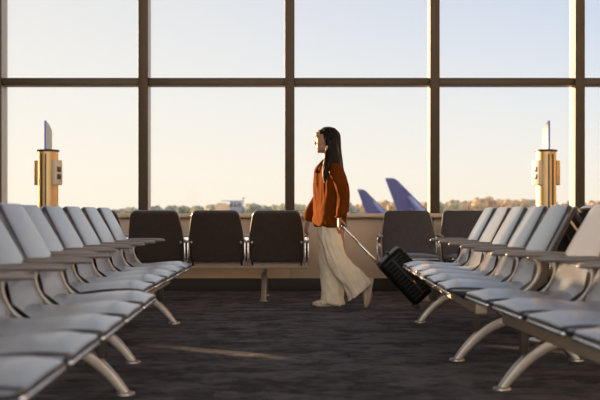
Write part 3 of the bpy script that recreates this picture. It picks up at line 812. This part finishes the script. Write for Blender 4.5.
# --- sneakers
def sneaker(loc, ry):
    """toe towards -x, ankle over the origin"""
    s_ = obj('sneaker', B(), M['shoe'], woman); s_.location = loc; s_.rotation_euler = (0, ry, 0)
    bm = B()
    orings(bm, [(Vector((x, 0, (zt + zb) / 2)), Vector((0, 0, 1)), (zt - zb) / 2, w_) for x, zb, zt, w_ in
        ((.062, .028, .045, .010), (.058, .022, .085, .026), (.045, .02, .098, .034), (.015, .02, .100, .037), (-.02, .02, .092, .038), (-.06, .02, .078, .040), (-.10, .02, .064, .044), (-.145, .02, .054, .044), (-.18, .02, .044, .036), (-.195, .022, .034, .020))], n=20)
    b_ = bm; me = bpy.data.meshes.new('sneaker'); bmesh.ops.recalc_face_normals(b_, faces=b_.faces)
    for f in b_.faces: f.smooth = True
    b_.to_mesh(me); b_.free(); me.materials.append(M['shoe']); s_.data = me
    bm = B(); rs = []
    for z, k in ((.000, .96), (.006, 1.0), (.022, 1.0), (.028, .95)):
        r = []
        for x, w_ in ((.070, .020), (.060, .034), (.03, .040), (-.03, .041), (-.10, .047), (-.15, .046), (-.185, .036), (-.204, .016)): r.append((x, w_ * k, z + (.010 if x < -.18 else 0)))
        r += [(x, -y, z_) for x, y, z_ in reversed(r)]
        rs.append(r)
    obj('sole', rings(bm, rs), M['sole'], s_)
    for q in range(4):
        x = -.055 - q * .022; obj('lace', tube(B(), [(x, -.030, .072 - q * .006), (x - .006, 0, .086 - q * .007), (x, .030, .072 - q * .006)], .003, 6, k=3), M['sole'], s_)
    for sd in (-1, 1):     # stitched N on the side
        y = sd * .0415
        obj('side_letter', tube(B(), [(.012, y * .93, .036), (.004, y * .92, .074), (-.030, y * .98, .036), (-.038, y * .95, .072)], .006, 6), M['shoegrey'], s_)
    return s_
sneaker(P(334.5, 306, .085) + Vector((0, 0, .001)), 0)
sneaker(P(371.6, 284.6, -.088), R(-79))

# --- black hard-shell suitcase, tilted on its wheels
TILT = R(-43.3)
case = empty('suitcase', (WX + (413.4 - 335) * S, WY - .285, 0)); case.rotation_euler = (0, 0, 0)
tag(case, 'black ribbed hard-shell suitcase tilted on its wheels behind the woman', 'suitcase')
M['case'] = mat('black_shell', (0.007, 0.0068, 0.007), 0.42, spec=.15, var=.1); M['zip'] = mat('zip_tape', (0.022, 0.020, 0.020), .6)
RT = Matrix.Rotation(TILT, 4, 'Y')
CL, CT, CW = .495, .27, .37      # length, thickness, width
PIV = Vector((0, 0, .029))       # rear lower wheel axle, the pivot on the floor
def put(name, bm, m, parent=case, smooth=40):
    # local frame: x = from the pole side towards the front, z = along the case; wheel axle at the origin
    bmesh.ops.transform(bm, matrix=Matrix.Translation(PIV) @ RT, verts=bm.verts)
    return obj(name, bm, m, parent, smooth)
Z0 = .024
X_ = .018 - .030                  # pole face of the shell
for nm, xa, xb in (('back_shell', X_, X_ + CT * .5), ('front_shell', X_ + CT * .5, X_ + CT)):
    bm = B(); rs = []; kk = 110; outer = -1 if nm == 'back_shell' else 1
    for i in range(kk + 1):
        d = CL * i / kk; e_ = min(d, CL - d)
        ins = arcx(e_, .045); rib = .0018 * max(0, math.sin(2 * PI * d / .036)) if .04 < d < CL - .04 else 0
        hw = CW / 2 - ins + rib; r = []
        inner = xb if outer < 0 else xa; far = (xa if outer < 0 else xb) - outer * (ins * .8 - rib)
        c_ = .045
        prof = [(inner, hw)] + [(far - outer * c_ + outer * c_ * math.sin(R(a)), hw - c_ + c_ * math.cos(R(a))) for a in (0, 22, 45, 68, 90)]
        r = [(x, y, Z0 + d) for x, y in prof] + [(x, -y, Z0 + d) for x, y in reversed(prof)]
        rs.append(r)
    put(nm, rings(bm, rs), M['case'])
bm = B(); rs = []
for i in range(48):
    a = 2 * PI * i / 48; ca, sa = math.cos(a), math.sin(a)
    f = 1 / (abs(ca) ** 8 + abs(sa) ** 8) ** (1 / 8)
    y, z = (CW / 2 + .001) * f * ca, Z0 + CL / 2 + (CL / 2 + .001) * f * sa
    n_ = Vector((0, ca, sa)); rs.append([Vector((X_ + CT * .5 + u, y, z)) + n_ * q for u, q in ((-.010, -.006), (-.010, .005), (.010, .005), (.010, -.006))])
zp = put('zipper', rings(bm, rs, closed=True), M['zip'])
bm = B(); box(bm, (X_ + CT * .5 + .008, -CW / 2 - .011, Z0 + .17), (.010, .005, .036), .002)
put('zip_pull', bm, M['gold'], case)
bm = B(); box(bm, (X_ + CT * .5 + .05, -CW / 2 - .006, Z0 + .30), (.030, .010, .05), .003)
put('side_foot', bm, M['black'], case)
# pole, grip
PL = (GRIP - P(413.6, 303, -.235)).length
for sd in (-1, 1):
    bm = B(); tube(bm, [(.010, sd * .052, Z0 + CL - .02), (.010, sd * .052, Z0 + CL + .26)], .0125, 10); tube(bm, [(.010, sd * .052, Z0 + CL + .25), (.010, sd * .052, .985)], .0105, 10)
    put('pole', bm, M['rail'])
bm = B(); tube(bm, [(.010, -.066, .990), (.010, 0, .994), (.010, .066, .990)], [.011, .0115, .011], 12, k=4); put('grip', bm, M['black'])
bm = B(); box(bm, (.014, 0, Z0 + CL + .004), (.036, .15, .016), .005); put('pole_socket', bm, M['black'])
bm = B(); tube(bm, [(X_ + CT * .55, -.075, Z0 + CL - .005), (X_ + CT * .55, -.07, Z0 + CL + .022), (X_ + CT * .55, .07, Z0 + CL + .022), (X_ + CT * .55, .075, Z0 + CL - .005)], .009, 8, k=3); put('carry_handle', bm, M['black'])
for sx in (0, CT - .05):
    for sd in (-1, 1):
        y = sd * (CW / 2 - .055)
        bm = B(); box(bm, (sx + .004, y, Z0 + .002), (.046, .05, .020), .006); box(bm, (sx, y - .017, .012), (.026, .006, .032), .003); box(bm, (sx, y + .017, .012), (.026, .006, .032), .003)
        wb = put('wheel_fork', bm, M['black'])
        bm = B()
        for q in (-.0085, .0085): 
            b3 = lathe(B(), [(.012, -.006), (.027, -.006), (.029, -.003), (.029, .003), (.027, .006), (.012, .006)], 24)
            bmesh.ops.transform(b3, matrix=Matrix.Translation((sx, y + q, 0)) @ Matrix.Rotation(PI / 2, 4, 'X'), verts=b3.verts)
            me = bpy.data.meshes.new('t'); b3.to_mesh(me); b3.free(); bm.from_mesh(me); bpy.data.meshes.remove(me)
        tube(bm, [(sx, y - .013, 0), (sx, y + .013, 0)], .006, 8)
        put('wheel', bm, M['pan'], wb)
